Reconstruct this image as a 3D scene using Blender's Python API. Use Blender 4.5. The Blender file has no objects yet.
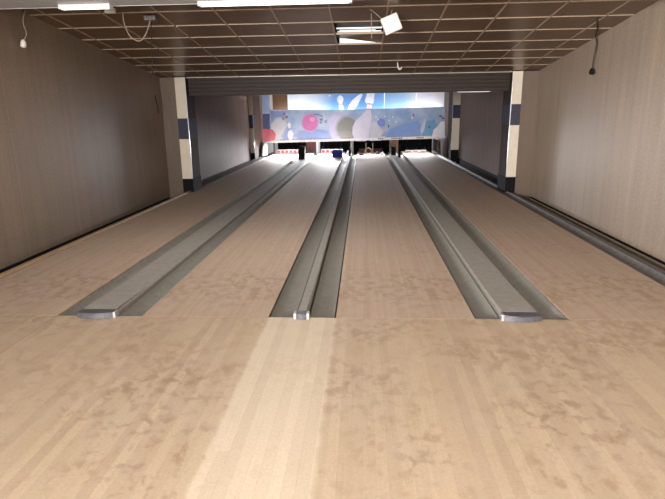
import bpy, bmesh, math, random
from mathutils import Vector, Matrix
random.seed(7)
SC = bpy.context.scene
COL = SC.collection
PI = math.pi

# ------------------------------------------------------------------ camera
FPX = 526.3
pitch, yaw, roll = 0.25115, 0.05885, -0.013824
def cam_axes():
    cp, sp, cy, sy, cr, sr = math.cos(pitch), math.sin(pitch), math.cos(yaw), math.sin(yaw), math.cos(roll), math.sin(roll)
    Z = Matrix(((cy, -sy, 0), (sy, cy, 0), (0, 0, 1)))
    R, F, U = Z @ Vector((1, 0, 0)), Z @ Vector((0, cp, -sp)), Z @ Vector((0, sp, cp))
    return R * cr + U * sr, -R * sr + U * cr, F
R_, U_, F_ = cam_axes()
cd = bpy.data.cameras.new('camera'); cam = bpy.data.objects.new('camera', cd); COL.objects.link(cam)
cd.sensor_width = 36; cd.lens = FPX / 665 * 36; cd.clip_start = 0.02; cd.clip_end = 100
m = Matrix.Identity(4)
for i in range(3):
    m[i][0], m[i][1], m[i][2] = R_[i], U_[i], -F_[i]
m[2][3] = 1.56
cam.matrix_world = m
SC.camera = cam
vs = SC.view_settings
vs.view_transform = 'Standard'; vs.look = 'None'; vs.gamma = 1; vs.use_curve_mapping = False
vs.exposure = 0.0

# ------------------------------------------------------------------ materials
MATS = {}
def lin(c):
    return tuple((x / 12.92 if x <= 0.04045 else ((x + 0.055) / 1.055) ** 2.4) for x in c) + (1,)
class NT:
    """small node-building helper"""
    def __init__(s, name):
        s.m = bpy.data.materials.new(name); s.m.use_nodes = True
        s.t = s.m.node_tree; s.b = s.t.nodes['Principled BSDF']
    def n(s, typ, **kw):
        nd = s.t.nodes.new(typ)
        for k, v in kw.items():
            if k.startswith('i_'):
                key = k[2:]
                nd.inputs[int(key) if key.isdigit() else key.replace('_', ' ')].default_value = v
            else: setattr(nd, k, v)
        return nd
    def l(s, a, b): s.t.links.new(a, b)
    def coord(s, scale=(1, 1, 1)):
        tc = s.n('ShaderNodeTexCoord'); mp = s.n('ShaderNodeMapping'); mp.inputs['Scale'].default_value = scale
        s.l(tc.outputs['Object'], mp.inputs['Vector']); return mp.outputs['Vector']
    def noise(s, scale, detail=4, rough=.6, stretch=(1, 1, 1)):
        nd = s.n('ShaderNodeTexNoise'); nd.inputs['Scale'].default_value = scale
        nd.inputs['Detail'].default_value = detail; nd.inputs['Roughness'].default_value = rough
        s.l(s.coord(stretch), nd.inputs['Vector']); return nd.outputs['Fac']
    def ramp(s, fac, stops):
        r = s.n('ShaderNodeValToRGB'); e = r.color_ramp.elements
        while len(e) < len(stops): e.new(0.5)
        for el, (p, c) in zip(e, stops): el.position = p; el.color = c if len(c) == 4 else lin(c)
        s.l(fac, r.inputs['Fac']); return r.outputs['Color']
    def mix(s, fac, a, b, mode='MIX'):
        x = s.n('ShaderNodeMix', data_type='RGBA', blend_type=mode)
        for sock, v in ((x.inputs[0], fac), (x.inputs[6], a), (x.inputs[7], b)):
            if hasattr(v, 'links'): s.l(v, sock)
            else: sock.default_value = v
        return x.outputs[2]
    def math(s, op, a, b=0.0, c=0.0):
        x = s.n('ShaderNodeMath', operation=op)
        for i, v in enumerate((a, b, c)):
            if hasattr(v, 'links'): s.l(v, x.inputs[i])
            else: x.inputs[i].default_value = v
        return x.outputs[0]
    def done(s, col, rough=.6, spec=.5, metal=0, bump=None, bstr=.2, bdist=.01):
        if hasattr(col, 'links'): s.l(col, s.b.inputs['Base Color'])
        else: s.b.inputs['Base Color'].default_value = col
        if hasattr(rough, 'links'): s.l(rough, s.b.inputs['Roughness'])
        else: s.b.inputs['Roughness'].default_value = rough
        s.b.inputs['Specular IOR Level'].default_value = spec
        s.b.inputs['Metallic'].default_value = metal
        if bump is not None:
            bp = s.n('ShaderNodeBump'); bp.inputs['Strength'].default_value = bstr; bp.inputs['Distance'].default_value = bdist
            s.l(bump, bp.inputs['Height']); s.l(bp.outputs['Normal'], s.b.inputs['Normal'])
        return s.m

def plain(name, c, rough=.6, spec=.5, metal=0, var=.12, scale=8):
    """one colour with a little wear in it"""
    if name in MATS: return MATS[name]
    t = NT(name); base = lin(c)
    dark = tuple(x * (1 - var) for x in base[:3]) + (1,); lite = tuple(min(1, x * (1 + var)) for x in base[:3]) + (1,)
    f = t.noise(scale, 5, .65)
    col = t.ramp(f, [(.3, dark), (.7, lite)])
    MATS[name] = t.done(col, rough, spec, metal, f, .08); return MATS[name]

def emit(name, c, strength):
    if name in MATS: return MATS[name]
    t = NT(name); f = t.noise(3, 2)
    col = t.ramp(f, [(.3, lin(c)), (.7, lin(c))])
    t.l(col, t.b.inputs['Emission Color']); t.b.inputs['Emission Strength'].default_value = strength
    MATS[name] = t.done(lin((.9, .9, .9)), .4); return MATS[name]

def wood(name, tones, width, dust, dust_col, stain, strip=False, rough=.5, dust_far=0.0):
    """long strip boards running down the lane, dust and trodden dirt on top"""
    t = NT(name)
    tc = t.n('ShaderNodeTexCoord'); sp = t.n('ShaderNodeSeparateXYZ'); t.l(tc.outputs['Object'], sp.inputs[0])
    ix = t.math('FLOOR', t.math('DIVIDE', sp.outputs['X'], width))
    wn = t.n('ShaderNodeTexWhiteNoise', noise_dimensions='1D'); t.l(ix, wn.inputs['W'])
    yoff = t.math('ADD', t.math('DIVIDE', sp.outputs['Y'], 7.0), t.math('MULTIPLY', wn.outputs['Value'], 5))
    iy = t.math('FLOOR', yoff)
    cb = t.n('ShaderNodeCombineXYZ'); t.l(ix, cb.inputs[0]); t.l(iy, cb.inputs[1])
    w2 = t.n('ShaderNodeTexWhiteNoise', noise_dimensions='2D'); t.l(cb.outputs[0], w2.inputs['Vector'])
    board = t.ramp(w2.outputs['Value'], [(0, tones[0]), (.5, tones[1]), (1, tones[2])])
    grain = t.noise(1, 6, .65, (95, 2.2, 1))
    board = t.mix(t.math('MULTIPLY', grain, .38), board, lin((.55, .45, .34)), 'MULTIPLY')
    if strip:
        dx = t.math('ABSOLUTE', t.math('ADD', t.math('ADD', sp.outputs['X'], .48), t.math('MULTIPLY', t.math('SUBTRACT', t.noise(9, 5, .7), .5), .05)))
        a = t.ramp(dx, [(.255, (1, 1, 1, 1)), (.285, (0, 0, 0, 1))])
        pale = t.ramp(w2.outputs['Value'], [(0, (.79, .73, .645)), (1, (.84, .785, .70))])
        pale = t.mix(t.math('MULTIPLY', grain, .16), pale, lin((.5, .4, .28)), 'MULTIPLY')
        board = t.mix(a, board, pale)
    # seams
    fx = t.math('FRACT', t.math('DIVIDE', sp.outputs['X'], width))
    seam = t.math('LESS_THAN', fx, .035)
    board = t.mix(t.math('MULTIPLY', seam, .16), board, lin((.2, .14, .1)))
    # trodden stains
    s1 = t.noise(8.5, 4, .6, (1, .75, 1)); s2 = t.noise(1.3, 3, .5)
    s3 = t.n('ShaderNodeTexNoise'); s3.inputs['Scale'].default_value = 12; s3.inputs['Detail'].default_value = 6; s3.inputs['Roughness'].default_value = .62; s3.inputs['Distortion'].default_value = .35
    t.l(t.coord((1, .8, 1)), s3.inputs['Vector'])
    # most of the treading is around the foul line
    yw = sp.outputs['Y'] if not strip else t.math('SUBTRACT', sp.outputs['Y'], 3.9)
    near = t.math('DIVIDE', 1.0, t.math('ADD', 1.0, t.math('POWER', t.math('ABSOLUTE', t.math('DIVIDE', yw, 1.9)), 2.0)))
    thr = t.math('SUBTRACT', s3.outputs['Fac'], t.math('SUBTRACT', .585, t.math('MULTIPLY', near, .14)))
    st1 = t.ramp(t.math('MULTIPLY', thr, 8.0), [(0, (0, 0, 0, 1)), (1, (1, 1, 1, 1))])
    st = t.math('MULTIPLY', st1, t.ramp(s2, [(.42, (.12, .12, .12, 1)), (.60, (1, 1, 1, 1))]))
    if strip:
        st = t.math('MULTIPLY', st, t.math('SUBTRACT', 1.0, t.math('MULTIPLY', a, .85)))
    board = t.mix(t.math('MULTIPLY', st, stain), board, lin((.50, .38, .275)))
    if strip:
        ln = t.math('MULTIPLY', t.math('COMPARE', sp.outputs['X'], -2.488, .0035), t.math('GREATER_THAN', sp.outputs['Y'], 2.2))
        board = t.mix(t.math('MULTIPLY', ln, .75), board, lin((.2, .15, .12)))
    # dust film
    d1 = t.noise(3.2, 7, .7, (1.3, .8, 1))
    d2 = t.ramp(d1, [(.3, (.35, .35, .35, 1)), (.65, (1, 1, 1, 1))])
    df = t.math('MULTIPLY', d2, dust)
    if strip: df = t.math('MULTIPLY', df, t.math('SUBTRACT', 1.0, t.math('MULTIPLY', a, .6)))
    col = t.mix(df, board, lin(dust_col))
    fine = t.noise(70, 2, .6)
    col = t.mix(.6, col, t.ramp(fine, [(.3, (.80, .80, .80, 1)), (.7, (1, 1, 1, 1))]), 'MULTIPLY')
    MATS[name] = t.done(col, t.math('ADD', t.math('MULTIPLY', d1, .3), rough - .15), .2, 0, s1, .05)
    return MATS[name]

def panelling(name, c, rough=.34, spec=.5, seam=1.22):
    """laminate wall panel with faint vertical grain, speckle and panel joints"""
    t = NT(name); b = lin(c)
    tc = t.n('ShaderNodeTexCoord'); sp = t.n('ShaderNodeSeparateXYZ'); t.l(tc.outputs['Object'], sp.inputs[0])
    v = t.noise(1, 5, .6, (3, 9, .5)); w = t.noise(42, 3, .75, (1, 1, .8)); big = t.noise(.7, 3, .5)
    col = t.ramp(v, [(.25, tuple(x * .84 for x in b[:3]) + (1,)), (.75, tuple(x * 1.14 for x in b[:3]) + (1,))])
    col = t.mix(.6, col, t.ramp(w, [(.32, (.60, .57, .55, 1)), (.68, (1.0, 1.0, 1.0, 1))]), 'MULTIPLY')
    col = t.mix(.3, col, t.ramp(big, [(.3, (.75, .75, .75, 1)), (.7, (1, 1, 1, 1))]), 'MULTIPLY')
    fy = t.math('FRACT', t.math('DIVIDE', sp.outputs['Y'], seam))
    col = t.mix(t.math('MULTIPLY', t.math('LESS_THAN', fy, .006), .35), col, lin((.75, .68, .6)))
    MATS[name] = t.done(col, t.math('ADD', t.math('MULTIPLY', v, .12), rough - .06), spec, 0, w, .05); return MATS[name]

FLOOR = wood('approach_boards', [(.70, .615, .51), (.745, .665, .55), (.78, .70, .585)], .058, .6, (.72, .65, .585), .85, strip=True, rough=.5)
LANE = wood('lane_boards', [(.70, .60, .505), (.73, .64, .55), (.76, .675, .585)], .027, .7, (.70, .63, .58), .85, rough=.72)
GUT = plain('gutter_grey', (.51, .50, .475), .8, .15, 0, .10, 14)
DIRTY = plain('dirty_dark_grey', (.40, .39, .385), .6, .3, 0, .22, 16)
CAP = plain('cover_grey', (.56, .545, .52), .8, .15, 0, .10, 14)
HAMMER = plain('hammered_dark_metal', (.42, .42, .45), .38, .5, .55, .28, 70)
ALU = plain('bright_aluminium', (.86, .87, .9), .28, .5, .7, .06, 20)
WALLM = panelling('brown_laminate', (.575, .51, .45), .47)
WALLR = panelling('brown_laminate_lit', (.70, .635, .575), .5)  # same laminate as the left wall, lightened for the stronger light on it
FARW = panelling('brown_laminate_far', (.55, .49, .47), .75, .15)  # same laminate beyond the pillars, in a darker, duller tone
FRONTB = panelling('pillar_laminate', (.47, .41, .36), .36)
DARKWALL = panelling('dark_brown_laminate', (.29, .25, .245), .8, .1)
TILE = None
WHITE = plain('off_white_laminate', (.90, .86, .80), .4, .4, 0, .05, 6)
BAND = plain('slate_blue_band', (.29, .30, .36), .8, .1, 0, .08, 20)
BLACK = plain('black_plinth', (.10, .10, .11), .8, .12, 0, .2, 12)
VOID = plain('black_cloth', (.035, .035, .035), .9, .1, 0, .2, 30)
CURB = plain('tan_wood_curb', (.62, .52, .41), .5, .4, 0, .12, 9)
GRID = plain('tan_ceiling_bar', (.68, .60, .525), .4, .5, .0, .08, 20)
SOFFIT = plain('grey_soffit_paint', (.80, .81, .83), .6, .3, 0, .10, 12)
BARM = emit('lit_bar', (1, 1, 1), .9)
LIT = emit('lit_tube', (1, .98, .95), 3.0)
HOUSE = plain('white_enamel', (.92, .92, .92), .35, .5, 0, .03, 10)
WIRE = plain('pale_wire', (.62, .56, .50), .5, .4, 0, .1, 30)
DWIRE = plain('dark_wire', (.10, .09, .09), .5, .4, 0, .1, 30)
RIDGE = plain('dark_ridged_board', (.225, .185, .17), .5, .25, 0, .15, 25)
BACKW = plain('pale_back_plaster', (.85, .85, .86), .8, .2, 0, .06, 4)
WOODBR = plain('brown_hardboard', (.45, .33, .24), .6, .3, 0, .12, 10)
REDBR = plain('dark_red_board', (.30, .17, .16), .6, .3, 0, .15, 10)
TANM = plain('tan_metal', (.52, .46, .39), .45, .5, .3, .2, 12)
BLUEP = plain('blue_plastic', (.12, .14, .52), .6, .2, 0, .08, 12)
REDP = plain('faded_red_paint', (.66, .34, .38), .5, .4, 0, .1, 12)
ORG = plain('orange_paint', (.62, .36, .22), .5, .4, 0, .1, 12)
CONC = plain('grey_concrete', (.36, .34, .32), .8, .3, 0, .15, 5)

def mottled(name, c1, c2, c3, scale, rough=.4):
    t = NT(name); f = t.noise(scale, 5, .6)
    MATS[name] = t.done(t.ramp(f, [(.3, c1), (.5, c2), (.7, c3)]), rough, .4); return MATS[name]
MURAL = mottled('mural_pale_blue', (.44, .54, .71), (.57, .65, .77), (.68, .73, .81), 1.3)
def tile_mat():
    t = NT('brown_ceiling_tile'); f = t.noise(55, 3, .7); g = t.noise(3, 3, .5)
    col = t.ramp(f, [(.3, (.34, .265, .205)), (.7, (.48, .375, .295))])
    col = t.mix(.35, col, t.ramp(g, [(.3, (.7, .7, .7, 1)), (.7, (1, 1, 1, 1))]), 'MULTIPLY')
    return t.done(col, .32, .5, 0, f, .04)
TILE = tile_mat()
def upper_mat():
    """printed panel: white at one end, blue in the middle, paling downwards"""
    t = NT('mural_upper_print'); tc = t.n('ShaderNodeTexCoord'); sp = t.n('ShaderNodeSeparateXYZ'); t.l(tc.outputs['Object'], sp.inputs[0])
    w = t.noise(1.5, 4, .6)
    x = t.math('ADD', t.math('DIVIDE', t.math('ADD', sp.outputs['X'], 3.7), 7.0), t.math('MULTIPLY', t.math('SUBTRACT', w, .5), .08))
    cx = t.ramp(x, [(0, (.93, .95, .97)), (.22, (.93, .95, .97)), (.40, (.40, .58, .80)), (.58, (.34, .52, .76)), (.66, (.42, .60, .81)), (.80, (.62, .76, .88)), (.88, (.88, .88, .93)), (1, (.93, .90, .93))])
    z = t.math('DIVIDE', t.math('SUBTRACT', sp.outputs['Z'], 0.0), .7)
    zz = t.ramp(z, [(.05, (1, 1, 1, 1)), (.75, (0, 0, 0, 1))])
    col = t.mix(t.math('MULTIPLY', zz, .75), cx, lin((.92, .95, .98)))
    return t.done(col, .4, .4)
UPPER = upper_mat()
PRINT = dict(
    blue=(.44, .52, .70), blue2=(.42, .54, .76), pale=(.70, .72, .77), white=(.84, .85, .90), white2=(.75, .75, .82), dark=(.32, .33, .43),
    red=(.62, .25, .30), magenta=(.66, .38, .60), pink=(.80, .55, .72), slate=(.38, .42, .55), lavender=(.68, .68, .80), grey=(.41, .42, .42),
    violet=(.42, .48, .76), pinkish=(.80, .62, .70), teal=(.38, .58, .74), deep=(.28, .31, .47), sky=(.62, .74, .90), ball=(.68, .38, .45))
for k in ('blue', 'blue2', 'teal', 'pale', 'grey', 'lavender', 'magenta'):
    for n, f in (('_soft1', .62), ('_soft2', .28)):
        PRINT[k + n] = tuple(x * f + y * (1 - f) for x, y in zip(PRINT[k], (.60, .66, .77)))
ART = {k: plain('print_' + k, c, .4, .4, 0, .07, 5) for k, c in PRINT.items()}

# ------------------------------------------------------------------ mesh helpers
def BM(): return bmesh.new()
def box(b, x0, x1, y0, y1, z0, z1, bev=0.0, mi=0):
    r = bmesh.ops.create_cube(b, size=1)['verts']
    for v in r:
        v.co = Vector(((x0 + x1) / 2 + v.co.x * (x1 - x0), (y0 + y1) / 2 + v.co.y * (y1 - y0), (z0 + z1) / 2 + v.co.z * (z1 - z0)))
    fs = {f for v in r for f in v.link_faces}
    for f in fs: f.material_index = mi
    if bev:
        es = list({e for v in r for e in v.link_edges})
        bmesh.ops.bevel(b, geom=es, offset=bev, segments=2, affect='EDGES', profile=.5)
    return b
def prism(b, pts, axis, a0, a1, mi=0):
    """closed outline pts extruded along an axis ('y': pts are x,z; 'x': pts are y,z; 'z': pts are x,y)"""
    def mk(p, a): return {'y': (p[0], a, p[1]), 'x': (a, p[0], p[1]), 'z': (p[0], p[1], a)}[axis]
    va = [b.verts.new(mk(p, a0)) for p in pts]; vb = [b.verts.new(mk(p, a1)) for p in pts]
    n = len(pts); fs = []
    for i in range(n): fs.append(b.faces.new((va[i], va[(i + 1) % n], vb[(i + 1) % n], vb[i])))
    fs.append(b.faces.new(va[::-1])); fs.append(b.faces.new(vb))
    for f in fs: f.material_index = mi
    bmesh.ops.recalc_face_normals(b, faces=fs)
    return b
def tube(b, pts, r, seg=8):
    pts = [Vector(p) for p in pts]; rings = []
    for i, p in enumerate(pts):
        d = (pts[min(i + 1, len(pts) - 1)] - pts[max(i - 1, 0)]).normalized()
        u = d.cross(Vector((0, 0, 1)) if abs(d.z) < .9 else Vector((1, 0, 0))).normalized(); w = d.cross(u)
        rr = r[i] if isinstance(r, (list, tuple)) else r
        rings.append([b.verts.new(p + (u * math.cos(2 * PI * k / seg) + w * math.sin(2 * PI * k / seg)) * rr) for k in range(seg)])
    for a, c in zip(rings, rings[1:]):
        for k in range(seg): b.faces.new((a[k], a[(k + 1) % seg], c[(k + 1) % seg], c[k]))
    b.faces.new(rings[0][::-1]); b.faces.new(rings[-1])
    return b
def smooth_path(pts, n=6):
    """Catmull-Rom through the points"""
    P = [Vector(p) for p in pts]; P = [2 * P[0] - P[1]] + P + [2 * P[-1] - P[-2]]; out = []
    for i in range(1, len(P) - 2):
        for k in range(n):
            t = k / n
            out.append(.5 * ((2 * P[i]) + (P[i + 1] - P[i - 1]) * t + (2 * P[i - 1] - 5 * P[i] + 4 * P[i + 1] - P[i + 2]) * t * t + (3 * P[i] - P[i - 1] - 3 * P[i + 1] + P[i + 2]) * t ** 3))
    return out + [P[-2]]
def obj(name, b, mats, parent=None, origin=None, smooth=False):
    """link ONE mesh object; coordinates in b are world ones"""
    o_ = Vector(parent['_o']) if parent is not None else Vector(origin or (0, 0, 0))
    off = o_
    for v in b.verts: v.co -= off
    me = bpy.data.meshes.new(name); b.to_mesh(me); b.free()
    for mt in (mats if isinstance(mats, (list, tuple)) else [mats]): me.materials.append(mt)
    if smooth:
        for p in me.polygons: p.use_smooth = True
    o = bpy.data.objects.new(name, me); COL.objects.link(o)
    if parent is not None: o.parent = parent
    else: o.location = off
    o['_o'] = list(off)
    return o
def tag(o, label, cat, group=None):
    o['label'] = label; o['category'] = cat
    if group: o['group'] = group
    return o
def thing(name, label, cat, loc, group=None):
    o = bpy.data.objects.new(name, None); COL.objects.link(o); o.location = loc; o['_o'] = list(loc); o.empty_display_size = .1
    return tag(o, label, cat, group)
def struct(name, b, m, origin=None, parent=None):
    o = obj(name, b, m, parent, origin)
    if parent is None: o['kind'] = 'structure'
    return o
def area(name, loc, rot, sx, sy, power, col=(1, 1, 1), spread=None):
    l = bpy.data.lights.new(name, 'AREA'); l.shape = 'RECTANGLE'; l.size = sx; l.size_y = sy; l.energy = power; l.color = col
    if spread: l.spread = spread
    o = bpy.data.objects.new(name, l); COL.objects.link(o); o.location = loc; o.rotation_euler = rot; return o
ART_LOW = [('art_blue', [(-3.681, 1.708), (-3.057, 1.699), (-3.272, 1.333), (-3.646, 1.103)]), ('art_pale', [(-3.473, 1.375), (-3.31, 1.412), (-3.132, 1.292), (-3.06, 1.057), (-3.193, 0.743), (-3.424, 0.547), (-3.627, 0.589), (-3.717, 0.868), (-3.643, 1.181)]), ('art_blue', [(-3.262, 0.534), (-2.996, 1.134), (-2.752, 0.528)]), ('art_white', [(-2.785, 0.778), (-2.797, 0.7), (-2.824, 0.633), (-2.864, 0.589), (-2.91, 0.574), (-2.954, 0.59), (-2.991, 0.635), (-3.014, 0.702), (-3.021, 0.781), (-3.009, 0.859), (-2.981, 0.925), (-2.941, 0.969), (-2.896, 0.984), (-2.852, 0.968), (-2.815, 0.923), (-2.792, 0.857)]), ('art_white', [(-2.882, 1.153), (-2.893, 1.094), (-2.918, 1.051), (-2.951, 1.036), (-2.983, 1.052), (-3.005, 1.095), (-3.012, 1.154), (-3.001, 1.213), (-2.976, 1.255), (-2.943, 1.271), (-2.911, 1.254), (-2.889, 1.211)]), ('art_dark', [(-3.084, 1.611), (-3.096, 1.583), (-3.125, 1.567), (-3.16, 1.567), (-3.187, 1.585), (-3.197, 1.612), (-3.185, 1.639), (-3.156, 1.656), (-3.122, 1.655), (-3.094, 1.638)]), ('art_red', [(-2.98, 1.485), (-2.993, 1.451), (-3.024, 1.43), (-3.061, 1.431), (-3.091, 1.452), (-3.101, 1.487), (-3.088, 1.521), (-3.057, 1.542), (-3.02, 1.541), (-2.99, 1.519)]), ('art_dark', [(-3.127, 1.421), (-3.138, 1.398), (-3.162, 1.384), (-3.192, 1.385), (-3.216, 1.399), (-3.224, 1.422), (-3.214, 1.445), (-3.189, 1.459), (-3.16, 1.458), (-3.136, 1.444)]), ('art_blue', [(-2.689, 0.599), (-2.517, 0.933), (-1.789, 0.983), (-1.468, 0.92), (-1.151, 0.582)]), ('art_dark', [(-2.525, 0.641), (-2.46, 0.64), (-2.462, 0.601), (-2.527, 0.601)]), ('art_dark', [(-2.387, 0.639), (-2.323, 0.639), (-2.324, 0.599), (-2.389, 0.6)]), ('art_dark', [(-2.25, 0.638), (-2.185, 0.637), (-2.186, 0.598), (-2.251, 0.598)]), ('art_dark', [(-2.112, 0.636), (-2.047, 0.636), (-2.048, 0.596), (-2.113, 0.597)]), ('art_dark', [(-1.974, 0.635), (-1.909, 0.634), (-1.91, 0.595), (-1.975, 0.595)]), ('art_dark', [(-1.837, 0.633), (-1.772, 0.633), (-1.773, 0.593), (-1.837, 0.594)]), ('art_dark', [(-1.699, 0.632), (-1.634, 0.631), (-1.635, 0.592), (-1.7, 0.592)]), ('art_dark', [(-1.562, 0.63), (-1.497, 0.63), (-1.498, 0.59), (-1.562, 0.591)]), ('art_dark', [(-1.424, 0.629), (-1.36, 0.628), (-1.361, 0.589), (-1.425, 0.589)]), ('art_magenta', [(-1.808, 1.252), (-1.817, 1.184), (-1.84, 1.119), (-1.877, 1.061), (-1.925, 1.013), (-1.982, 0.977), (-2.046, 0.954), (-2.112, 0.947), (-2.179, 0.956), (-2.241, 0.98), (-2.297, 1.017), (-2.343, 1.067), (-2.377, 1.126), (-2.397, 1.191), (-2.403, 1.26), (-2.393, 1.328), (-2.37, 1.393), (-2.333, 1.45), (-2.284, 1.498), (-2.227, 1.534), (-2.164, 1.556), (-2.098, 1.563), (-2.032, 1.554), (-1.97, 1.531), (-1.914, 1.493), (-1.868, 1.444), (-1.834, 1.386), (-1.814, 1.321)]), ('art_pink', [(-1.897, 1.382), (-1.908, 1.345), (-1.938, 1.315), (-1.98, 1.299), (-2.027, 1.3), (-2.068, 1.317), (-2.096, 1.347), (-2.106, 1.384), (-2.095, 1.421), (-2.065, 1.451), (-2.023, 1.467), (-1.976, 1.466), (-1.935, 1.449), (-1.907, 1.419)]), ('art_dark', [(-1.937, 1.58), (-1.777, 1.593), (-1.579, 1.486), (-1.603, 1.459), (-1.777, 1.554), (-1.938, 1.549)]), ('art_slate', [(-1.581, 1.37), (-1.594, 1.338), (-1.629, 1.319), (-1.671, 1.319), (-1.705, 1.34), (-1.717, 1.372), (-1.703, 1.403), (-1.669, 1.423), (-1.627, 1.422), (-1.593, 1.402)]), ('art_slate', [(-1.378, 1.29), (-1.392, 1.256), (-1.429, 1.235), (-1.473, 1.235), (-1.509, 1.257), (-1.522, 1.292), (-1.508, 1.326), (-1.471, 1.346), (-1.427, 1.346), (-1.391, 1.324)]), ('art_slate', [(-1.623, 1.254), (-1.633, 1.227), (-1.657, 1.21), (-1.687, 1.21), (-1.711, 1.228), (-1.719, 1.255), (-1.71, 1.282), (-1.685, 1.299), (-1.655, 1.299), (-1.632, 1.281)]), ('art_lavender', [(-1.382, 1.27), (-1.138, 1.577), (-0.86, 1.496), (-0.943, 1.187), (-0.909, 0.56), (-1.231, 0.603)]), ('art_grey', [(-0.217, 0.999), (-0.226, 0.91), (-0.251, 0.825), (-0.293, 0.747), (-0.349, 0.681), (-0.416, 0.628), (-0.492, 0.592), (-0.574, 0.575), (-0.657, 0.575), (-0.738, 0.595), (-0.814, 0.633), (-0.881, 0.687), (-0.936, 0.755), (-0.977, 0.833), (-1.001, 0.919), (-1.009, 1.009), (-0.999, 1.098), (-0.973, 1.183), (-0.931, 1.259), (-0.875, 1.325), (-0.807, 1.376), (-0.732, 1.412), (-0.651, 1.429), (-0.569, 1.428), (-0.488, 1.408), (-0.413, 1.371), (-0.347, 1.318), (-0.292, 1.251), (-0.251, 1.174), (-0.225, 1.088)]), ('art_white2', [(0.144, 1.713), (0.314, 1.711), (0.347, 1.441), (0.357, 1.055), (0.255, 0.704), (0.135, 0.509), (-0.286, 0.514), (-0.413, 0.79), (-0.4, 1.064), (-0.284, 1.295), (-0.065, 1.485)]), ('art_pale', [(0.372, 1.21), (0.531, 1.246), (0.691, 1.031), (0.852, 0.815), (0.736, 0.527), (0.296, 0.516), (0.303, 0.782)]), ('art_violet', [(0.903, 1.218), (0.894, 1.166), (0.866, 1.119), (0.824, 1.085), (0.771, 1.067), (0.714, 1.068), (0.661, 1.087), (0.617, 1.122), (0.589, 1.169), (0.578, 1.222), (0.588, 1.275), (0.616, 1.321), (0.659, 1.355), (0.711, 1.373), (0.768, 1.372), (0.821, 1.353), (0.864, 1.318), (0.893, 1.271)]), ('art_dark', [(1.059, 1.085), (1.051, 1.041), (1.029, 1.023), (1.006, 1.042), (0.996, 1.086), (1.005, 1.129), (1.027, 1.147), (1.05, 1.129)]), ('art_white', [(0.561, 1.439), (0.552, 1.417), (0.53, 1.408), (0.507, 1.418), (0.498, 1.44), (0.507, 1.461), (0.529, 1.47), (0.552, 1.461)]), ('art_white', [(0.916, 1.453), (0.907, 1.432), (0.885, 1.423), (0.863, 1.432), (0.853, 1.454), (0.862, 1.476), (0.884, 1.484), (0.907, 1.475)]), ('art_white', [(1.076, 1.297), (1.067, 1.275), (1.045, 1.267), (1.023, 1.276), (1.013, 1.298), (1.022, 1.32), (1.044, 1.328), (1.067, 1.319)]), ('art_white', [(1.232, 1.43), (1.223, 1.408), (1.201, 1.4), (1.179, 1.409), (1.169, 1.431), (1.178, 1.452), (1.2, 1.461), (1.223, 1.452)]), ('art_white', [(0.641, 1.341), (0.632, 1.32), (0.609, 1.311), (0.587, 1.32), (0.578, 1.342), (0.587, 1.364), (0.609, 1.373), (0.631, 1.363)]), ('art_white', [(1.981, 1.382), (1.972, 1.36), (1.95, 1.351), (1.928, 1.361), (1.918, 1.383), (1.927, 1.404), (1.949, 1.413), (1.971, 1.404)]), ('art_white', [(1.354, 1.236), (1.345, 1.214), (1.323, 1.205), (1.3, 1.215), (1.291, 1.237), (1.299, 1.258), (1.322, 1.267), (1.344, 1.258)]), ('art_pinkish', [(0.811, 0.952), (1.128, 0.975), (1.169, 0.913), (0.852, 0.877)]), ('art_blue2', [(0.894, 0.639), (1.089, 0.949), (1.561, 1.137), (2.188, 1.264), (2.314, 0.992), (2.283, 0.674)]), ('art_teal', [(2.362, 0.681), (2.411, 1.03), (2.542, 1.24), (2.815, 1.294), (2.901, 1.062), (2.756, 0.696)]), ('art_pale', [(2.434, 1.314), (2.494, 1.287), (2.427, 0.894), (2.327, 0.798), (2.295, 0.954)]), ('art_white', [(2.739, 0.626), (2.807, 0.928), (2.942, 1.023), (3.091, 1.233), (3.231, 1.231), (3.254, 0.647)]), ('art_dark', [(3.122, 1.436), (3.11, 1.413), (3.078, 1.4), (3.037, 1.4), (3.003, 1.415), (2.989, 1.437), (3.001, 1.46), (3.034, 1.473), (3.075, 1.473), (3.109, 1.458)]), ('art_slate', [(3.227, 1.358), (3.216, 1.333), (3.185, 1.318), (3.146, 1.319), (3.114, 1.335), (3.102, 1.359), (3.113, 1.384), (3.143, 1.399), (3.182, 1.398), (3.214, 1.383)]), ('art_dark', [(2.675, 1.026), (2.662, 0.999), (2.629, 0.988), (2.595, 1.0), (2.58, 1.028), (2.593, 1.055), (2.626, 1.066), (2.66, 1.054)]), ('art_red', [(2.045, 1.496), (2.034, 1.463), (2.007, 1.45), (1.979, 1.464), (1.966, 1.497), (1.977, 1.529), (2.004, 1.542), (2.032, 1.528)])]
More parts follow.
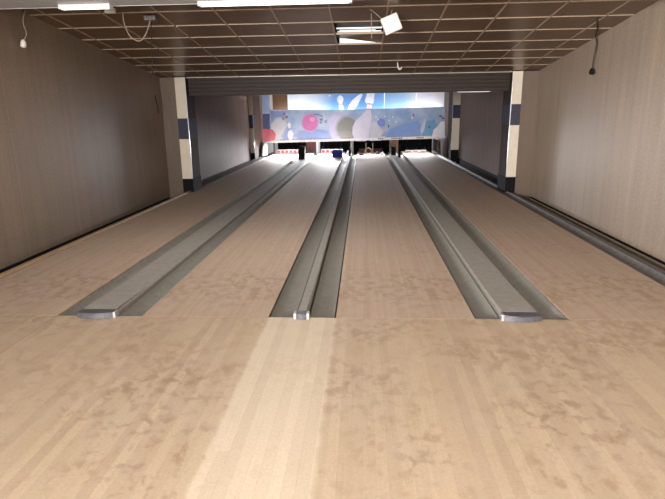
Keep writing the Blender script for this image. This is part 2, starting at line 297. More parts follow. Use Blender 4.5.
ART_UP = [('art_white', [(-0.773, 2.137), (-0.781, 2.081), (-0.803, 2.033), (-0.837, 1.997), (-0.878, 1.978), (-0.921, 1.979), (-0.962, 1.999), (-0.995, 2.035), (-1.016, 2.085), (-1.023, 2.141), (-1.015, 2.196), (-0.993, 2.245), (-0.959, 2.28), (-0.918, 2.299), (-0.875, 2.298), (-0.835, 2.278), (-0.802, 2.242), (-0.78, 2.193)]), ('art_white', [(-0.96, 2.004), (-0.823, 2.002), (-0.732, 1.708), (-0.955, 1.711)]), ('art_pink', [(-0.952, 1.957), (-0.807, 1.955), (-0.795, 1.916), (-0.949, 1.918)]), ('art_white', [(-0.066, 2.358), (0.006, 2.299), (-0.127, 2.069), (-0.247, 1.838), (-0.429, 1.708), (-0.611, 1.711), (-0.57, 1.882), (-0.428, 2.093), (-0.227, 2.264)]), ('art_white', [(0.173, 2.381), (0.485, 2.361), (0.435, 1.984), (0.347, 1.907), (0.376, 1.713), (0.151, 1.716), (0.187, 1.929), (0.086, 2.047)]), ('art_red', [(0.167, 1.976), (0.391, 1.957), (0.359, 1.919), (0.175, 1.933)]), ('art_red', [(0.151, 1.786), (0.376, 1.775), (0.376, 1.744), (0.147, 1.755)]), ('art_white', [(-1.283, 2.295), (-1.296, 2.271), (-1.328, 2.261), (-1.359, 2.272), (-1.372, 2.297), (-1.358, 2.321), (-1.327, 2.331), (-1.296, 2.32)])]
# ------------------------------------------------------------------ the setting
XL, XR = -4.12, 3.45                     # side walls
FY = 3.9                                  # foul line
b = BM(); box(b, XL - .1, XR + .1, -5, FY - .003, -.25, 0); struct('floor', b, FLOOR)
b = BM(); box(b, XL - .1, XR + .1, FY, 25.1, -.40, -.25); struct('floor_subfloor', b, CONC)
b = BM(); box(b, XL - .15, XL, -5, 11.2, -.25, 3.3); struct('wall_left', b, WALLM)
b = BM(); box(b, XL - .15, XL, 11.2, 25.1, -.25, 3.3); struct('wall_left_pit', b, FARW)
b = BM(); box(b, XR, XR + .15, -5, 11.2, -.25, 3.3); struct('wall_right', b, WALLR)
b = BM(); box(b, XR, XR + .15, 11.2, 25.1, -.25, 3.3); struct('wall_right_pit', b, FARW)
b = BM(); box(b, XL, XR, -5.15, -5, -.25, 3.3); struct('wall_rear', b, WALLM)
b = BM(); box(b, XL, XR, 25, 25.15, -.25, 3.3); struct('wall_front', b, BACKW)
b = BM(); box(b, XL - .15, XR + .15, -5.15, 25.15, 3.5, 3.6); struct('ceiling_slab', b, RIDGE)
b = BM(); box(b, XL, XR, -5, 5.98, 2.72, 2.95); struct('ceiling_approach', b, SOFFIT)
b = BM(); box(b, XL, XR, 11.3, 25, 2.72, 2.78); struct('ceiling_pit', b, RIDGE)

# sloping tiled ceiling, one tile bay left open
CS, CZ0, CY0 = .111, 2.34, 11.0
def cz(y): return CZ0 + (CY0 - y) * CS
rows = [6.0] + [6.215] + [6.82 + .605 * k for k in range(7)] + [11.09]
cols = [XL] + [-3.90 + .70 * k for k in range(11)] + [XR]
b = BM()
OPEN = {(5, 2), (5, 3)}                   # (column index, row index)
for i in range(len(cols) - 1):
    for j in range(len(rows) - 1):
        x0, x1, y0, y1 = cols[i], cols[i + 1], rows[j], rows[j + 1]
        if (round(x0, 2), round(y0, 2)) in {(-.4, 7.42), (-.4, 7.43), (-.4, 8.03), (-.4, 8.04)}: continue
        e = .004
        v = [(x, y, cz(y) + dz) for dz in (0, .012) for x, y in ((x0 + e, y0 + e), (x1 - e, y0 + e), (x1 - e, y1 - e), (x0 + e, y1 - e))]
        vv = [b.verts.new(p) for p in v]
        for f in ((3, 2, 1, 0), (4, 5, 6, 7), (0, 1, 5, 4), (1, 2, 6, 5), (2, 3, 7, 6), (3, 0, 4, 7)): b.faces.new([vv[k] for k in f])
ceil = struct('ceiling', b, TILE)
b = BM(); gw = .011
def bar(x0, x1, y0, y1, th=.016):
    vv = [b.verts.new((x, y, cz(y) + dz)) for dz in (-.008, th) for x, y in ((x0, y0), (x1, y0), (x1, y1), (x0, y1))]
    for f in ((3, 2, 1, 0), (4, 5, 6, 7), (0, 1, 5, 4), (1, 2, 6, 5), (2, 3, 7, 6), (3, 0, 4, 7)): b.faces.new([vv[k] for k in f])
for y in rows[1:-1]: bar(XL + .01, XR - .01, y - gw, y + gw)
for x in cols[1:-1]:
    for ya, yb in zip(rows, rows[1:]): bar(x - gw, x + gw, ya + gw, yb - gw)
struct('ceiling_grid', b, GRID, None, ceil)
# metal angle where the tiled slope meets the ridged board
b = BM(); box(b, XL + .01, XR - .01, 11.075, 11.10, 2.318, 2.34); struct('trim_1', b, plain('pale_metal_angle', (.72, .68, .64), .35, .5, .2))
b = BM(); box(b, XL, XR, 5.981, 5.996, 2.716, 2.88); struct('trim_2', b, SOFFIT)
# low skirting in the gap beside the lanes
b = BM(); box(b, XL + .002, XL + .03, 3.9, 10.9, -.25, -.10); box(b, XL + .002, XL + .03, 11.7, 19.4, -.25, -.02); struct('baseboard_left', b, BLACK)
b = BM(); box(b, XR - .03, XR - .002, 3.9, 10.9, -.25, -.125); box(b, XR - .03, XR - .002, 11.7, 19.4, -.25, -.02); struct('baseboard_right', b, BLACK)

# ridged board hanging from the roof between the pillars
b = BM(); pts = [(11.28, 1.97), (11.28, 3.45)]
z = 3.45
pts += [(11.17, 3.45)]
zs = 2.34
for k in range(5):
    zt = 2.34 - k * .075
    pts += [(11.17, zt), (11.17, zt - .05), (11.155, zt - .055), (11.155, zt - .07), (11.17, zt - .075)]
pts = pts[:-1] + [(11.17, 1.97)]
prism(b, pts, 'x', -3.59, 2.93)
t = thing('hanging_fascia', 'dark ridged board hanging across the hall where the tiled ceiling ends', 'fascia', (-.33, 11.22, 1.97))
obj('ridged_board', b, RIDGE, t)
b = BM(); box(b, 1.9, 2.55, 11.15, 11.165, 1.955, 1.969); obj('lit_edge_strip', b, ALU, t)  # bright strip added as the backlit lower edge of the board

# ------------------------------------------------------------------ lanes
LX = [(-3.64, -2.49), (-1.782, -.751), (-.21, .877), (1.603, 2.75)]
LB = ['dusty wooden bowling lane beside the tan curb and the dimmer wall',
      'dusty wooden bowling lane ending at the bright pit with the blue crate',
      'scuffed wooden bowling lane leading to the thin upright rods',
      'brown dusty bowling lane beside the dark gutter along the brighter wall']
for (x0, x1), lb in zip(LX, LB):
    b = BM(); box(b, x0, x1, FY + .002, 22.9, -.25, 0)
    tag(obj('bowling_lane', b, LANE, None, ((x0 + x1) / 2, FY, -.25)), lb, 'bowling lane', 'bowling lanes')

def gutter(x0, x1, label, y1=22.4, name='bowling_gutter', depth=.055, y0=FY + .006, mt=None):
    b = BM(); n = 12; top, bot = [], []
    e = .013
    for k in range(n + 1):
        s = k / n; x = x0 + e + (x1 - x0 - 2 * e) * s
        zz = -.012 - depth * (1 - abs(2 * s - 1) ** 4)
        top.append((x, zz)); bot.append((x, zz - .018 if 0 < k < n else -.05))
    prism(b, top + bot[::-1], 'y', y0, y1)
    o = obj(name, b, mt or GUT, None, ((x0 + x1) / 2, FY, -.11))
    return tag(o, label, 'gutter', 'bowling gutters')
G = [(-2.49, -2.295, 'sunken grey gutter between the curbside lane and the wide grey track cover'),
     (-1.995, -1.782, 'sunken grey gutter between the wide cover and the blue crate lane'),
     (-.751, -.525, 'sunken grey gutter on the blue crate lane side of the slim cover'),
     (-.435, -.21, 'sunken grey gutter between the slim cover and the upright rods lane'),
     (.877, 1.085, 'sunken grey gutter between the upright rods lane and the wide cover nearest the brighter wall'),
     (1.37, 1.603, 'sunken grey gutter of the outermost lane next to the wide cover'),
     (2.75, 2.98, 'dark dusty gutter running along the foot of the brighter wall')]
for x0, x1, lb in G: gutter(x0, x1, lb, mt=DIRTY if x0 > 2 else GUT)

def cover(x0, x1, label, shine):
    """grey cover over the ball track between two gutters, rounded metal nose at the foul line"""
    w = x1 - x0; cx = (x0 + x1) / 2
    t = thing('track_cover', label, 'track cover', (cx, FY, -.25), 'covers over the ball tracks')
    zt = .028
    b = BM(); r = .012
    prof = [(x0 + .002, -.25), (x1 - .002, -.25), (x1 - .002, zt - r), (x1 - r, zt), (x0 + r, zt), (x0 + .002, zt - r)]
    prism(b, prof, 'y', FY + .04, 22.3); obj('cover_board', b, CAP, t)
    # nose: plan with a bowed front
    b = BM(); n = 10; front = [(x0 - .004 + (w + .008) * k / n, FY - .04 - .035 * (1 - (2 * k / n - 1) ** 2) * min(1, w / .25)) for k in range(n + 1)]
    plan = front + [(x1 + .004, FY + .04), (x0 - .004, FY + .04)]
    prism(b, plan, 'z', .001, .046)
    es = [e for e in b.edges if all(v.co.z > .03 for v in e.verts)]
    bmesh.ops.bevel(b, geom=es, offset=.006, segments=2, affect='EDGES')
    nose = obj('end_cap', b, HAMMER, t); nose['label'] = 'dark hammered metal nose of the cover'
    for s in shine:
        b = BM(); xs = x1 + .006 if s > 0 else x0 - .006
        box(b, xs - .011, xs + .011, FY - .05, FY + .02, .001, .049, .004)
        q = obj('corner_clip', b, ALU, t); q['label'] = 'bright metal corner of the nose'
    # sloping flat top just behind the nose
    b = BM(); prism(b, [(FY + .041, zt), (FY + .041, .046), (FY + .16, .045), (FY + .7, zt + .0005), (FY + .7, zt)], 'x', x0 + .012, x1 - .012)
    obj('nose_ramp', b, CAP, t)
    return t
cover(-2.295, -1.995, 'wide grey track cover with a dark bowed nose, nearer the tan curb', (1,))
cover(-.525, -.435, 'slim grey track cover with a small square nose, ending at the pale floor strip', (1, -1))
cover(1.085, 1.37, 'wide grey cover with a dark bowed nose, nearer the brighter wall', (-1,))

# curb and ledges beside the walls
b = BM(); prism(b, [(-3.645, -.25), (-3.645, .012), (-3.655, .028), (-3.705, .028), (-3.715, .018), (-3.715, -.25)], 'y', FY + .005, 11.55)
tag(obj('wall_curb', b, CURB, None, (-3.68, FY, -.25)), 'narrow tan wooden curb along the foot of the dimmer wall, before the pillar', 'curb')
b = BM(); prism(b, [(-3.665, -.25), (-3.665, -.004), (-3.68, .004), (-3.99, .004), (-4.0, 0), (-4.0, -.25)], 'y', 11.62, 20.3)
tag(obj('wall_curb', b, RIDGE, None, (-3.83, 11.62, -.25)), 'dark wider curb beyond the pillar, along the dimmer wall', 'curb')
b = BM(); prism(b, [(2.985, -.25), (2.985, -.055), (2.995, -.045), (3.105, -.045), (3.115, -.055), (3.115, -.25)], 'y', FY + .005, 22.3)
tag(obj('wall_ledge', b, DIRTY, None, (3.07, FY, -.25)), 'flat grey ledge outside the gutter along the brighter wall', 'ledge')
b = BM(); prism(b, [(3.285, -.25), (3.285, -.105), (3.29, -.10), (3.33, -.10), (3.335, -.105), (3.335, -.25)], 'y', FY + .005, 10.9)
tag(obj('edge_batten', b, TANM, None, (3.31, FY, -.25)), 'thin pale batten in the dark gap at the foot of the brighter wall', 'batten')

# ------------------------------------------------------------------ pillars
def pillar(label, side, xin, xw, xout, y0, y1, zt, bands, zp, front_m):
    """side -1: against the dimmer wall. xin lane edge, xw end of the white strip, xout at the wall"""
    t = thing('pillar', label, 'pillar', ((xin + xout) / 2, (y0 + y1) / 2, -.25), 'striped pillars')
    lo, hi = min(xin, xout), max(xin, xout)
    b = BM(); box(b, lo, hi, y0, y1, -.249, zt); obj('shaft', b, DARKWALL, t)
    wl, wh = min(xin, xw), max(xin, xw)
    b = BM(); box(b, wl - (.012 if side > 0 else 0), wh + (.012 if side < 0 else 0), y0 - .016, y0 - .0005, -.249, zp - .001, .003)
    xs = xin - side * .011; box(b, min(xin, xs), max(xin, xs), y0 - .0005, y1, -.249, zp - .001, .003)
    q = obj('plinth', b, BLACK, t); q['label'] = 'black plinth'
    if abs(xw - xout) > .05:
        b = BM(); box(b, min(xw, xout), max(xw, xout), y0 - .01, y0 - .001, -.249, zt, .001); obj('front_board', b, front_m, t)
    b0, b1 = bands
    for z0, z1 in ((zp, b0), (b1, zt)):
        b = BM(); box(b, wl, wh, y0 - .012, y0 - .001, z0 + .001, z1 - .001, .002)
        q = obj('white_panel', b, WHITE, t); q['label'] = 'off-white front panel'
    b = BM(); box(b, wl, wh, y0 - .013, y0 - .001, b0, b1)
    xs = xin - side * .009
    box(b, min(xin, xs), max(xin, xs), y0 - .001, y1, b0, b1)
    q = obj('blue_band', b, BAND, t); q['label'] = 'dark slate blue band'
    b = BM(); xe = xin - side * .012
    box(b, min(xin, xe), max(xin, xe), y0 - .022, y0 - .001, zp, zt, .002)
    q = obj('corner_strip', b, ALU, t); q['label'] = 'bright metal corner strip'
    return t
pillar('near white and blue banded pillar against the dimmer wall, above the tan curb', -1, -3.60, -3.81, XL + .004, 11.0, 11.57, 2.33, (1.105, 1.52), .28, FRONTB)
pillar('near white and blue banded pillar against the brighter wall', 1, 2.94, 3.125, XR - .004, 11.0, 11.65, 2.33, (1.305, 1.71), .27, FRONTB)
pillar('far banded pillar against the dimmer wall, beside the mural end with the red ball', -1, -3.98, XL + .002, XL + .003, 19.5, 19.95, 2.7, (1.11, 1.58), .22, WALLM)
pillar('far banded pillar against the brighter wall, beside the pale end of the mural', 1, 3.19, XR - .002, XR - .003, 19.5, 19.95, 2.7, (1.375, 1.825), .27, WALLM)

# ------------------------------------------------------------------ picture wall over the pit
def decal(b, pts, y, mi):
    v = [b.verts.new((p[0], y, p[1])) for p in pts]; v2 = [b.verts.new((p[0], y + .004, p[1])) for p in pts]
    f = b.faces.new(v); f.material_index = mi
    for i in range(len(pts)):
        g = b.faces.new((v[i], v[(i + 1) % len(pts)], v2[(i + 1) % len(pts)], v2[i])); g.material_index = mi
t = thing('masking_mural', 'long blue mural of bowling pins and balls hanging over the pit', 'mural', (-.27, 21.75, .47))
b = BM(); lo_y = 21.6
pts = [(-3.77, .56), (3.27, .68), (3.22, 1.80), (-.5, 1.735), (-3.70, 1.78)]
prism(b, pts, 'y', lo_y + .003, lo_y + .03)
keys = list(ART)
yy = lo_y + .0025
for k, p in ART_LOW:
    k = k[4:]; cx, cz_ = sum(q[0] for q in p) / len(p), sum(q[1] for q in p) / len(p)
    if k in ('blue', 'blue2', 'teal', 'pale', 'grey', 'lavender', 'magenta'):
        for s in (1.22, 1.1):                 # blurred print edge: two paler rings
            yy -= .0005
            decal(b, [(max(-3.68, min(3.2, cx + (q[0] - cx) * s)), max(.70, min(1.725, cz_ + (q[1] - cz_) * s))) for q in p], yy, 1 + keys.index(k + ('_soft2' if s > 1.2 else '_soft1')))
    yy -= .0005
    decal(b, p, yy, 1 + keys.index(k))
bmesh.ops.recalc_face_normals(b, faces=b.faces[:])
obj('lower_picture_panel', b, [MURAL] + [ART[k] for k in keys], t)
b = BM(); prism(b, [(-3.77, .475), (3.29, .58), (3.27, .68), (-3.77, .56)], 'y', 21.58, 21.63)
for x0, n in ((.62, 3), (1.15, 6), (2.15, 4)):
    for k in range(n):
        xx = x0 + k * .075; zz = .475 + (xx + 3.77) * .0149
        box(b, xx, xx + .05, 21.574, 21.579, zz + .025, zz + .075, 0, 1)
q = obj('bottom_rail', b, [plain('pale_rail', (.80, .79, .80), .4), ART['dark']], t); q['label'] = 'pale metal rail with small dark marks'
# upper lit panels, joints between them
jx = [-3.02, .87, 2.14, 2.83, 3.25]
for x0, x1 in zip(jx, jx[1:]):
    b = BM(); box(b, x0 + .008, x1 - .008, 22.0, 22.03, 1.5, 2.7)
    if x0 < -1:
        for i, (k, p) in enumerate(ART_UP): decal(b, p, 21.998 - .001 * i, 1 + keys.index(k[4:]))
    o = obj('upper_picture_panel', b, [UPPER] + [ART[k] for k in keys], t)
    # keep the print continuous: object origin carries the offset for its texture
b = BM(); box(b, -3.64, -3.03, 21.97, 22.0, 1.5, 2.7); q = obj('blank_panel', b, WOODBR, t); q['label'] = 'plain brown board filling a missing panel'
b = BM(); prism(b, [(-4.04, .48), (-3.775, .48), (-3.70, 1.5), (-3.70, 2.5), (-4.0, 2.5)], 'y', 21.64, 21.66)
d = [('sky', [(-4.015, 1.62), (-3.72, 1.62), (-3.72, 2.49), (-4.0, 2.49)]), ('deep', [(-4.03, .98), (-3.75, .98), (-3.72, 1.62), (-4.015, 1.62)]),
     ('ball', [(-3.92 + .30 * math.cos(a), .78 + .26 * math.sin(a)) for a in [2 * PI * k / 24 for k in range(24)]])]
for i, (k, p) in enumerate(d):
    p = [(max(-4.035, min(-3.72 if k != 'ball' else -3.775, x)), max(.49, zz)) for x, zz in p]
    decal(b, p, 21.637 - .002 * i, 1 + keys.index(k))
bmesh.ops.recalc_face_normals(b, faces=b.faces[:])
q = obj('end_panel', b, [MURAL] + [ART[k] for k in keys], t); q['label'] = 'narrow end panel, sky over dark blue with a red ball'
b = BM(); prism(b, [(-3.77 + .27 * math.cos(a), .77 + .26 * math.sin(a)) for a in [-PI / 2 + PI * k / 14 for k in range(15)]], 'y', 21.595, 21.5995)
obj('red_ball_print', b, ART['ball'], t)
for x in (-3.5, -1.0, 1.2, 3.1):          # hangers that carry the mural from the roof
    b = BM(); box(b, x - .02, x + .02, 22.035, 22.06, 1.2, 2.715); box(b, x - .02, x + .02, 21.635, 22.06, 1.2, 1.24); obj('hanger', b, TANM, t)

# ------------------------------------------------------------------ the pit
KB = [(-2.36, -1.95, 'dark red pit divider at the end of the cover nearest the tan curb', REDBR),
      (-.49, -.42, 'slim post-like pit divider behind the slim track cover', TANM),
      (1.17, 1.48, 'tan metal pit divider standing behind the wide cover on the brighter wall side', TANM)]
for x0, x1, lb, mt in KB:
    t = thing('pit_divider', lb, 'divider', ((x0 + x1) / 2, 22.6, -.25), 'pit dividers')
    z1 = .57 if mt is TANM else .46
    b = BM(); box(b, x0, x1, 22.42, 23.4, -.25, z1, .006); obj('divider_board', b, mt, t)
    if mt is REDBR:
        b = BM(); box(b, x1 + .002, x1 + .09, 22.4, 22.46, -.2, .46, .006); q = obj('edge_post', b, HOUSE, t); q['label'] = 'white edge post'
    elif x0 > 0:
        b = BM(); prism(b, [(1.325 + .16 * math.cos(a), .30 + .24 * math.sin(a)) for a in [2 * PI * k / 20 for k in range(20)]], 'y', 22.36, 22.415); obj('oval_plate', b, WOODBR, t)
PL = [(-3.66, -2.40), (-1.83, -.51), (-.40, 1.15), (1.50, 2.95)]
PLB = ['black pit curtain at the end of the curbside lane', 'black pit curtain above the blue crate lane', 'black pit curtain behind the thin upright rods', 'black pit curtain at the end of the outermost lane by the brighter wall']
for (x0, x1), lb in zip(PL, PLB):
    b = BM(); n = 24; pts = [(x0 + (x1 - x0) * k / n, 22.98 + .02 * math.sin(k * 1.9)) for k in range(n + 1)]
    prism(b, pts + [(p[0], p[1] + .015) for p in pts[::-1]], 'z', -.2, 1.3)
    tag(obj('pit_curtain', b, VOID, None, ((x0 + x1) / 2, 22.98, -.2)), lb, 'curtain', 'pit curtains')
def sweep(x0, x1, y, label, red, n, z0, z1):
    t = thing('sweep_bar', label, 'sweep bar', ((x0 + x1) / 2, y, 0.0), 'pit sweep bars')
    b = BM(); box(b, x0, x1, y, y + .03, z0, z1, .004); bo = obj('bar', b, plain('bar_white', (.83, .78, .79), .5), t)
    w = (x1 - x0) / n
    for k in range(n):
        b = BM(); box(b, x0 + w * (k + .18), x0 + w * (k + .82), y - .004, y - .001, z0 + .03, z1 - .03)
        q = obj('painted_block', b, red, t); q.parent = bo; q.matrix_parent_inverse = Matrix.Identity(4)
    for x in (x0 + .05, x1 - .09):
        b = BM(); box(b, x, x + .04, y + .031, y + .06, 0.0, z1 + .1); obj('bracket', b, BLACK, t)
sweep(-3.58, -2.55, 22.1, 'pale sweep bar with faded red blocks at the end of the curbside lane', REDP, 6, .012, .17)
sweep(-1.72, -.82, 22.1, 'pale sweep bar with faded red blocks behind the blue crate', REDP, 5, .012, .17)
sweep(1.75, 2.6, 22.1, 'sweep bar with orange blocks on the lane by the brighter wall', ORG, 3, .01, .10)
# low end board of the middle pit and the thin rods in front of it
b = BM(); box(b, -.15, .82, 22.3, 22.36, 0.001, .16, .005); tag(obj('pit_board', b, REDBR, None, (.33, 22.3, 0)), 'dark low board across the pit behind the thin upright rods', 'board')
for x, lb in ((.13, 'thin pale upright rod on the slim cover side of the pair'), (.40, 'thin pale upright rod on the wide cover side of the pair')):
    t = thing('upright_rod', lb, 'rod', (x, 21.3, 0), 'upright rods at the pit')
    b = BM(); tube(b, [(x, 21.3, .015), (x + .005, 21.3, .44)], .014); obj('rod', b, TANM, t)
    b = BM(); tube(b, [(x, 21.3, 0), (x, 21.3, .016)], .05, 14); obj('foot', b, TANM, t)
b = BM(); tube(b, [(.22 + .12 * math.cos(a), 21.1, .146 + .12 * math.sin(a)) for a in [2 * PI * k / 24 for k in range(24)] + [0]], .02)
tag(obj('wire_hoop', b, TANM, None, (.22, 21.1, 0)), 'tan hoop standing on the lane between the rods', 'hoop')
# little heap of loose parts on the rod lane
for i, (x, y, w, h, lb) in enumerate([(.60, 21.4, .16, .11, 'small dark block on the lane beside the upright rods'), (-.05, 20.9, .2, .07, 'low dark block on the lane near the slim cover end'), (.76, 21.0, .12, .08, 'tiny pale block on the lane near the tan divider')]):
    b = BM(); box(b, x - w / 2, x + w / 2, y, y + .15, .0005, h * .7, .012); box(b, x - w / 4, x + w / 4, y + .03, y + .12, h * .7, h, .008)
    tag(obj('loose_block', b, [DWIRE, BLACK, HOUSE][i], None, (x, y, 0)), lb, 'block')
# black hoods where the ball tracks dive
def hood(x0, x1, y, h, label, zb=.03):
    t = thing('ball_hood', label, 'hood', ((x0 + x1) / 2, y, zb), 'black ball hoods')
    b = BM(); pr = [(y, zb), (y + .42, zb), (y + .42, h)] + [(y + .42 - .34 * math.sin(a) ** .8, h * (.35 + .65 * math.cos(a)) + zb * .3) for a in [PI / 2 * k / 8 for k in range(1, 9)]]
    prism(b, pr, 'x', x0, x1); bmesh.ops.bevel(b, geom=b.edges[:], offset=.008, segments=2, affect='EDGES'); obj('shell', b, BLACK, t)
    b = BM(); tube(b, [(x0 + .04, y + .25, h * .55 + .2), (x0 + .07, y + .25, h * .55 + .24), (x1 - .02, y + .25, h * .55 + .24), (x1 - .01, y + .25, h * .55 + .15)], .012)
    obj('grab_bar', b, DWIRE, t)
hood(-2.28, -2.06, 18.8, .45, 'black hood on the wide cover end nearest the tan curb')
hood(1.09, 1.26, 20.3, .33, 'black hood in front of the tan divider, on its rod side')
hood(1.285, 1.365, 19.2, .40, 'slim black hood on the wide cover end by the brighter wall')
hood(-.52, -.44, 19.9, .30, 'small black hood at the end of the slim cover beside the crate')
# blue crate
t = thing('plastic_crate', 'blue plastic crate left on the bright lane end', 'crate', (-.95, 20.15, 0))
b = BM(); x0, x1, y0, y1 = -1.15, -.76, 20.0, 20.3
for a in ((x0, x1, y0, y0 + .015), (x0, x1, y1 - .015, y1), (x0, x0 + .015, y0 + .015, y1 - .015), (x1 - .015, x1, y0 + .015, y1 - .015)): box(b, *a, .001, .25)
box(b, x0 + .015, x1 - .015, y0 + .015, y1 - .015, .001, .016); obj('tub', b, BLUEP, t)
b = BM()
for a in ((x0 - .012, x1 + .012, y0 - .012, y0), (x0 - .012, x1 + .012, y1, y1 + .012), (x0 - .012, x0, y0, y1), (x1, x1 + .012, y0, y1)): box(b, *a, .22, .262, .003)
obj('rim', b, BLUEP, t)
# white flap board beside the crate and the side boards of the pit
b = BM(); prism(b, [(-.70, .001), (-.56, .001), (-.50, .20), (-.58, .21)], 'y', 20.6, 20.63); tag(obj('flap_board', b, HOUSE, None, (-.62, 20.6, 0)), 'small white flap board leaning beside the blue crate', 'board')
for x0, x1, lb in ((-4.05, -3.70, 'white battered side board of the pit by the dimmer wall'), (2.80, 3.1, 'dark side board of the pit by the brighter wall')):
    t = thing('pit_side_board', lb, 'side board', ((x0 + x1) / 2, 21, 0.006), 'pit side boards')
    mt = HOUSE if x0 < 0 else RIDGE
    b = BM()
    if x0 < 0: prism(b, [(20.9, .006), (23.4, .006), (23.4, .46), (21.3, .46), (21.05, .34), (20.95, .18)], 'x', -3.98, -3.93)
    else: prism(b, [(21.2, .006), (23.4, .006), (23.4, .5), (21.4, .5)], 'x', 3.02, 3.07)
    obj('board', b, mt, t)
    b = BM(); tube(b, [((x0 + x1) / 2 + .02, 21.3, .0), ((x0 + x1) / 2 + .02, 21.3, .44)], .03, 10); obj('post', b, mt, t)

for x0, x1, lb in ((XL + .004, XL + .04, 'dark board added on the dimmer wall beside the red ball end of the mural'), (XR - .10, XR - .004, 'dark board added on the brighter wall beside the pale end of the mural')):
    b = BM(); box(b, x0, x1, 20.0, 21.5, -.249, 2.7, .004)  # boards added to keep the wall ends beside the mural dark
    tag(obj('added_dark_board', b, DARKWALL, None, ((x0 + x1) / 2, 20.75, -.249)), lb, 'screen', 'added dark boards beside the pit')

# ------------------------------------------------------------------ lamps and loose things on the ceiling
def fixture(x0, x1, y, z, label, lit=True, mt=LIT):
    t = thing('ceiling_tube_light', label, 'ceiling light', ((x0 + x1) / 2, y, z), 'ceiling tube lights')
    b = BM(); box(b, x0, x1, y - .045, y + .045, z - .018, z - .001, .003); obj('housing', b, HOUSE, t)
    for dy in (-.02, .02):
        b = BM(); tube(b, [(x0 + .03, y + dy, z - .032), (x1 - .03, y + dy, z - .032)], .013, 10); obj('tube', b, mt, t)
    for x in (x0, x1 - .025):
        b = BM(); box(b, x, x + .025, y - .04, y + .04, z - .046, z - .019); obj('end_holder', b, HOUSE, t)
    return t
fixture(-3.20, -2.645, 5.87, 2.719, 'short lit tube light on the grey soffit near the dimmer wall')
fixture(-1.715, -.11, 5.89, 2.719, 'long lit tube light on the grey soffit above the middle lanes')
# open tile bay: light fitting above it
t = thing('recessed_light', 'exposed white light fitting inside the open ceiling bay', 'ceiling light', (-.05, 7.93, 2.70))
b = BM(); box(b, -.38, .28, 7.8, 8.34, 2.78, 2.83); box(b, -.38, -.36, 7.88, 8.3, 2.737, 2.779); box(b, .26, .28, 7.88, 8.3, 2.737, 2.779); obj('tray', b, RIDGE, t)
for y in (7.93, 8.25):
    b = BM(); box(b, -.37, .27, y - .026, y + .026, 2.722, 2.736, .004); obj('white_bar', b, BARM, t)
b = BM(); box(b, -.36, .2, 8.75, 8.80, 2.64, 2.83, .005); tag(obj('light_diffuser', b, BARM, None, (-.08, 8.77, 2.64)), 'white lit strip showing past the lifted brown tile', 'ceiling light')
# displaced tile lying askew in the second open bay
b = BM(); y0, y1 = 8.035, 8.64
c = [(-.39, y0, cz(y0) + .014), (.29, y0, cz(y0) + .014), (.29, y1, cz(y1) + .014), (-.39, y1, cz(y1) + .10)]
vv = [b.verts.new((x, y, zz + dz)) for dz in (0, .012) for x, y, zz in c]
for f in ((3, 2, 1), (3, 1, 0), (4, 5, 7), (5, 6, 7), (0, 1, 5, 4), (1, 2, 6, 5), (2, 3, 7, 6), (3, 0, 4, 7)): b.faces.new([vv[k] for k in f])
tag(obj('ceiling_tile', b, TILE, None, (-.05, 8.33, cz(8.33))), 'brown ceiling tile lifted askew behind the open bay', 'ceiling tile')
# white square lamp housing dangling on its wire
t = thing('dangling_lamp', 'white square lamp housing dangling askew from the tiled ceiling', 'lamp', (.346, 6.9, 2.614))
b = BM(); box(b, -.108, .108, -.03, .03, -.10, .10, .012)
rm = Matrix.Rotation(-.40, 4, 'Y') @ Matrix.Rotation(.22, 4, 'Z')
for v in b.verts: v.co = rm @ v.co + Vector((.346, 6.9, 2.614))
obj('housing', b, HOUSE, t)
b = BM(); box(b, -.092, .092, -.036, -.031, -.085, .085, .002)
for v in b.verts: v.co = rm @ v.co + Vector((.346, 6.9, 2.614))
obj('cover_plate', b, plain('milky_plate', (.95, .95, .94), .3, .5, 0, .02, 10), t)
b = BM(); tube(b, smooth_path([(.25, 6.93, 2.66), (.17, 6.92, 2.73), (.09, 6.90, cz(6.9) - .01)]), .005, 6); obj('wire', b, WIRE, t); b = BM(); tube(b, smooth_path([(.36, 6.93, 2.72), (.345, 6.95, 2.75), (.36, 6.95, cz(6.95) - .01)]), .005, 6)
obj('wire', b, WIRE, t)
b = BM(); tube(b, [(.105, 7.05, cz(7.05) - .01), (.11, 7.06, cz(7.05) - .16), (.115, 7.05, cz(7.05) - .30)], .005, 6); tag(obj('hanging_wire', b, WIRE, None, (.105, 7.05, cz(7.05))), 'short straight wire hanging in front of the open ceiling bay', 'wire', 'loose ceiling wires')
b = BM(); tube(b, smooth_path([(.62, 10.0, cz(10.0) - .01), (.63, 9.98, cz(10) - .08), (.66, 9.97, cz(10) - .13), (.70, 9.97, cz(10) - .09)]), .012, 6); tag(obj('hanging_hook', b, HOUSE, None, (.62, 10, cz(10))), 'small white hook hanging from the ceiling below the dangling lamp', 'hook')
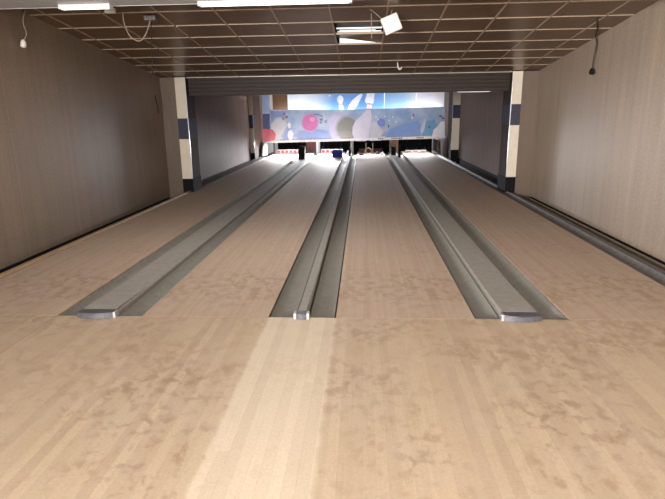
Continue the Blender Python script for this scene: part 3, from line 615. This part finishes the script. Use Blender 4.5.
# wires by the dimmer wall
t = thing('hanging_socket', 'pale lamp socket on a limp wire beside the dimmer wall', 'socket', (-3.98, 6.58, 2.42))
b = BM(); tube(b, smooth_path([(-4.03, 6.6, cz(6.6) - .01), (-4.03, 6.52, 2.68), (-4.0, 6.5, 2.54), (-4.05, 6.5, 2.46)]), .006, 6); obj('wire', b, WIRE, t)
b = BM(); tube(b, [(-4.05, 6.5, 2.475), (-4.053, 6.5, 2.45), (-4.06, 6.5, 2.40), (-4.063, 6.5, 2.385)], [.015, .03, .034, .02], 10); obj('lamp_socket', b, HOUSE, t)
t = thing('ceiling_junction_box', 'dark junction box on the tiled ceiling with a drooping pale loop of wire', 'junction box', (-2.63, 6.94, cz(6.94)))
b = BM(); box(b, -2.71, -2.56, 6.88, 7.0, cz(6.94) - .07, cz(6.94) - .012, .01); obj('box', b, plain('dull_grey_metal', (.42, .40, .40), .5), t)
b = BM(); tube(b, smooth_path([(-2.64, 6.92, cz(6.94) - .06), (-2.68, 6.9, 2.61), (-2.74, 6.9, 2.52), (-2.80, 6.9, 2.485), (-2.87, 6.9, 2.51), (-2.92, 6.88, 2.57), (-2.925, 6.8, 2.68), (-2.91, 6.75, cz(6.75) - .01)]), .007, 6); obj('wire_loop', b, WIRE, t)
b = BM(); tube(b, smooth_path([(-2.63, 6.94, cz(6.94) - .07), (-2.65, 6.93, 2.50), (-2.676, 6.93, 2.08)]), .005, 6); obj('drop_wire', b, DWIRE, t)
b = BM(); box(b, -3.05, -2.93, 6.56, 6.62, cz(6.6) - .07, cz(6.6) - .012, .008); tag(obj('ceiling_bracket', b, HOUSE, None, (-2.99, 6.6, cz(6.6))), 'small white bracket under the end of the short tube light', 'bracket')
b = BM(); tube(b, smooth_path([(-4.10, 10.62, 1.98), (-4.09, 10.63, 1.86), (-4.075, 10.65, 1.74), (-4.085, 10.67, 1.62)]), .008, 6); tag(obj('wall_wire', b, DWIRE, None, (-4.1, 10.62, 1.98)), 'dark wire end poking from the dimmer wall before the pillar', 'wire')
t = thing('hanging_plug', 'dark plug on a black cord hanging in front of the brighter wall', 'plug', (3.36, 8.3, 2.12))
b = BM(); tube(b, smooth_path([(3.02, 7.5, cz(7.5) - .012), (3.20, 7.9, cz(7.9) - .03), (3.34, 8.28, cz(8.28) - .03), (3.37, 8.3, 2.5), (3.355, 8.31, 2.30), (3.35, 8.31, 2.15)]), .009, 6); obj('cord', b, DWIRE, t)
b = BM(); tube(b, [(3.35, 8.31, 2.165), (3.35, 8.31, 2.14), (3.35, 8.31, 2.09), (3.35, 8.31, 2.075)], [.015, .035, .038, .02], 10); obj('plug_head', b, BLACK, t)

# ------------------------------------------------------------------ light
WARM = (1, .94, .87)
area('rear_fill', (-3.2, -4.4, 1.75), (math.radians(90), 0, math.radians(-34)), 1.4, 1.7, 560, (1, .95, .89), math.radians(100))  # unseen fill added to brighten the right wall, no window there
area('rear_fill', (.6, -4.8, 1.75), (math.radians(90), 0, 0), 2.6, 1.7, 240, (1, .95, .90))  # unseen fill added behind the camera, no window there
for x, p in ((0, 25), (2.1, 4)): area('approach_fill', (x, .6, 2.66), (0, 0, 0), 1.7, .14, p, WARM)  # unseen fill added over the approach, without fixtures
area('soffit_lamp', (-.9, 5.9, 2.66), (0, 0, 0), 1.6, .1, 40, WARM); area('soffit_lamp', (-2.92, 5.87, 2.66), (0, 0, 0), .5, .1, 3, WARM)
# unseen fill lights added behind the ridged board to lift the far lanes
for y in (13, 16.5): area('lane_fill', (.3, y, 2.70), (0, 0, 0), 4.5, .12, 7, (1, .95, .93))
# tubes behind the mural: over the pit deck, behind its top edge, and by the back wall
for x, p in ((-3.05, 260), (-1.25, 440), (.35, 26), (2.1, 50)): area('rail_lamp', (x, 21.56, .455 + (x + 3.77) * .0149), (-.75, 0, 0), 1.15, .03, p, (.95, .96, 1), math.radians(115))
for x in (-3.0, -1.25, 2.2): area('pit_lamp', (x, 21.9, .7), (.35, 0, 0), 1.1, .08, 9, (.95, .96, 1), math.radians(120))
area('mural_top_lamp', (-.2, 21.75, 1.5), (PI * .86, 0, 0), 6.6, .1, 50, (.95, .97, 1))
area('mural_front_fill', (-.3, 19.6, 2.65), (math.radians(60), 0, 0), 6.4, .15, 24, (.95, .97, 1), math.radians(110))  # unseen fill added ahead of the mural to brighten its lower panel
area('back_wall_lamp', (-.3, 23.8, 2.4), (math.radians(50), 0, 0), 7, .2, 200, (.95, .97, 1))
w = bpy.data.worlds.new('world'); SC.world = w; w.use_nodes = True
w.node_tree.nodes['Background'].inputs['Color'].default_value = (.02, .02, .02, 1)
for o in SC.objects:
    if '_o' in o: del o['_o']
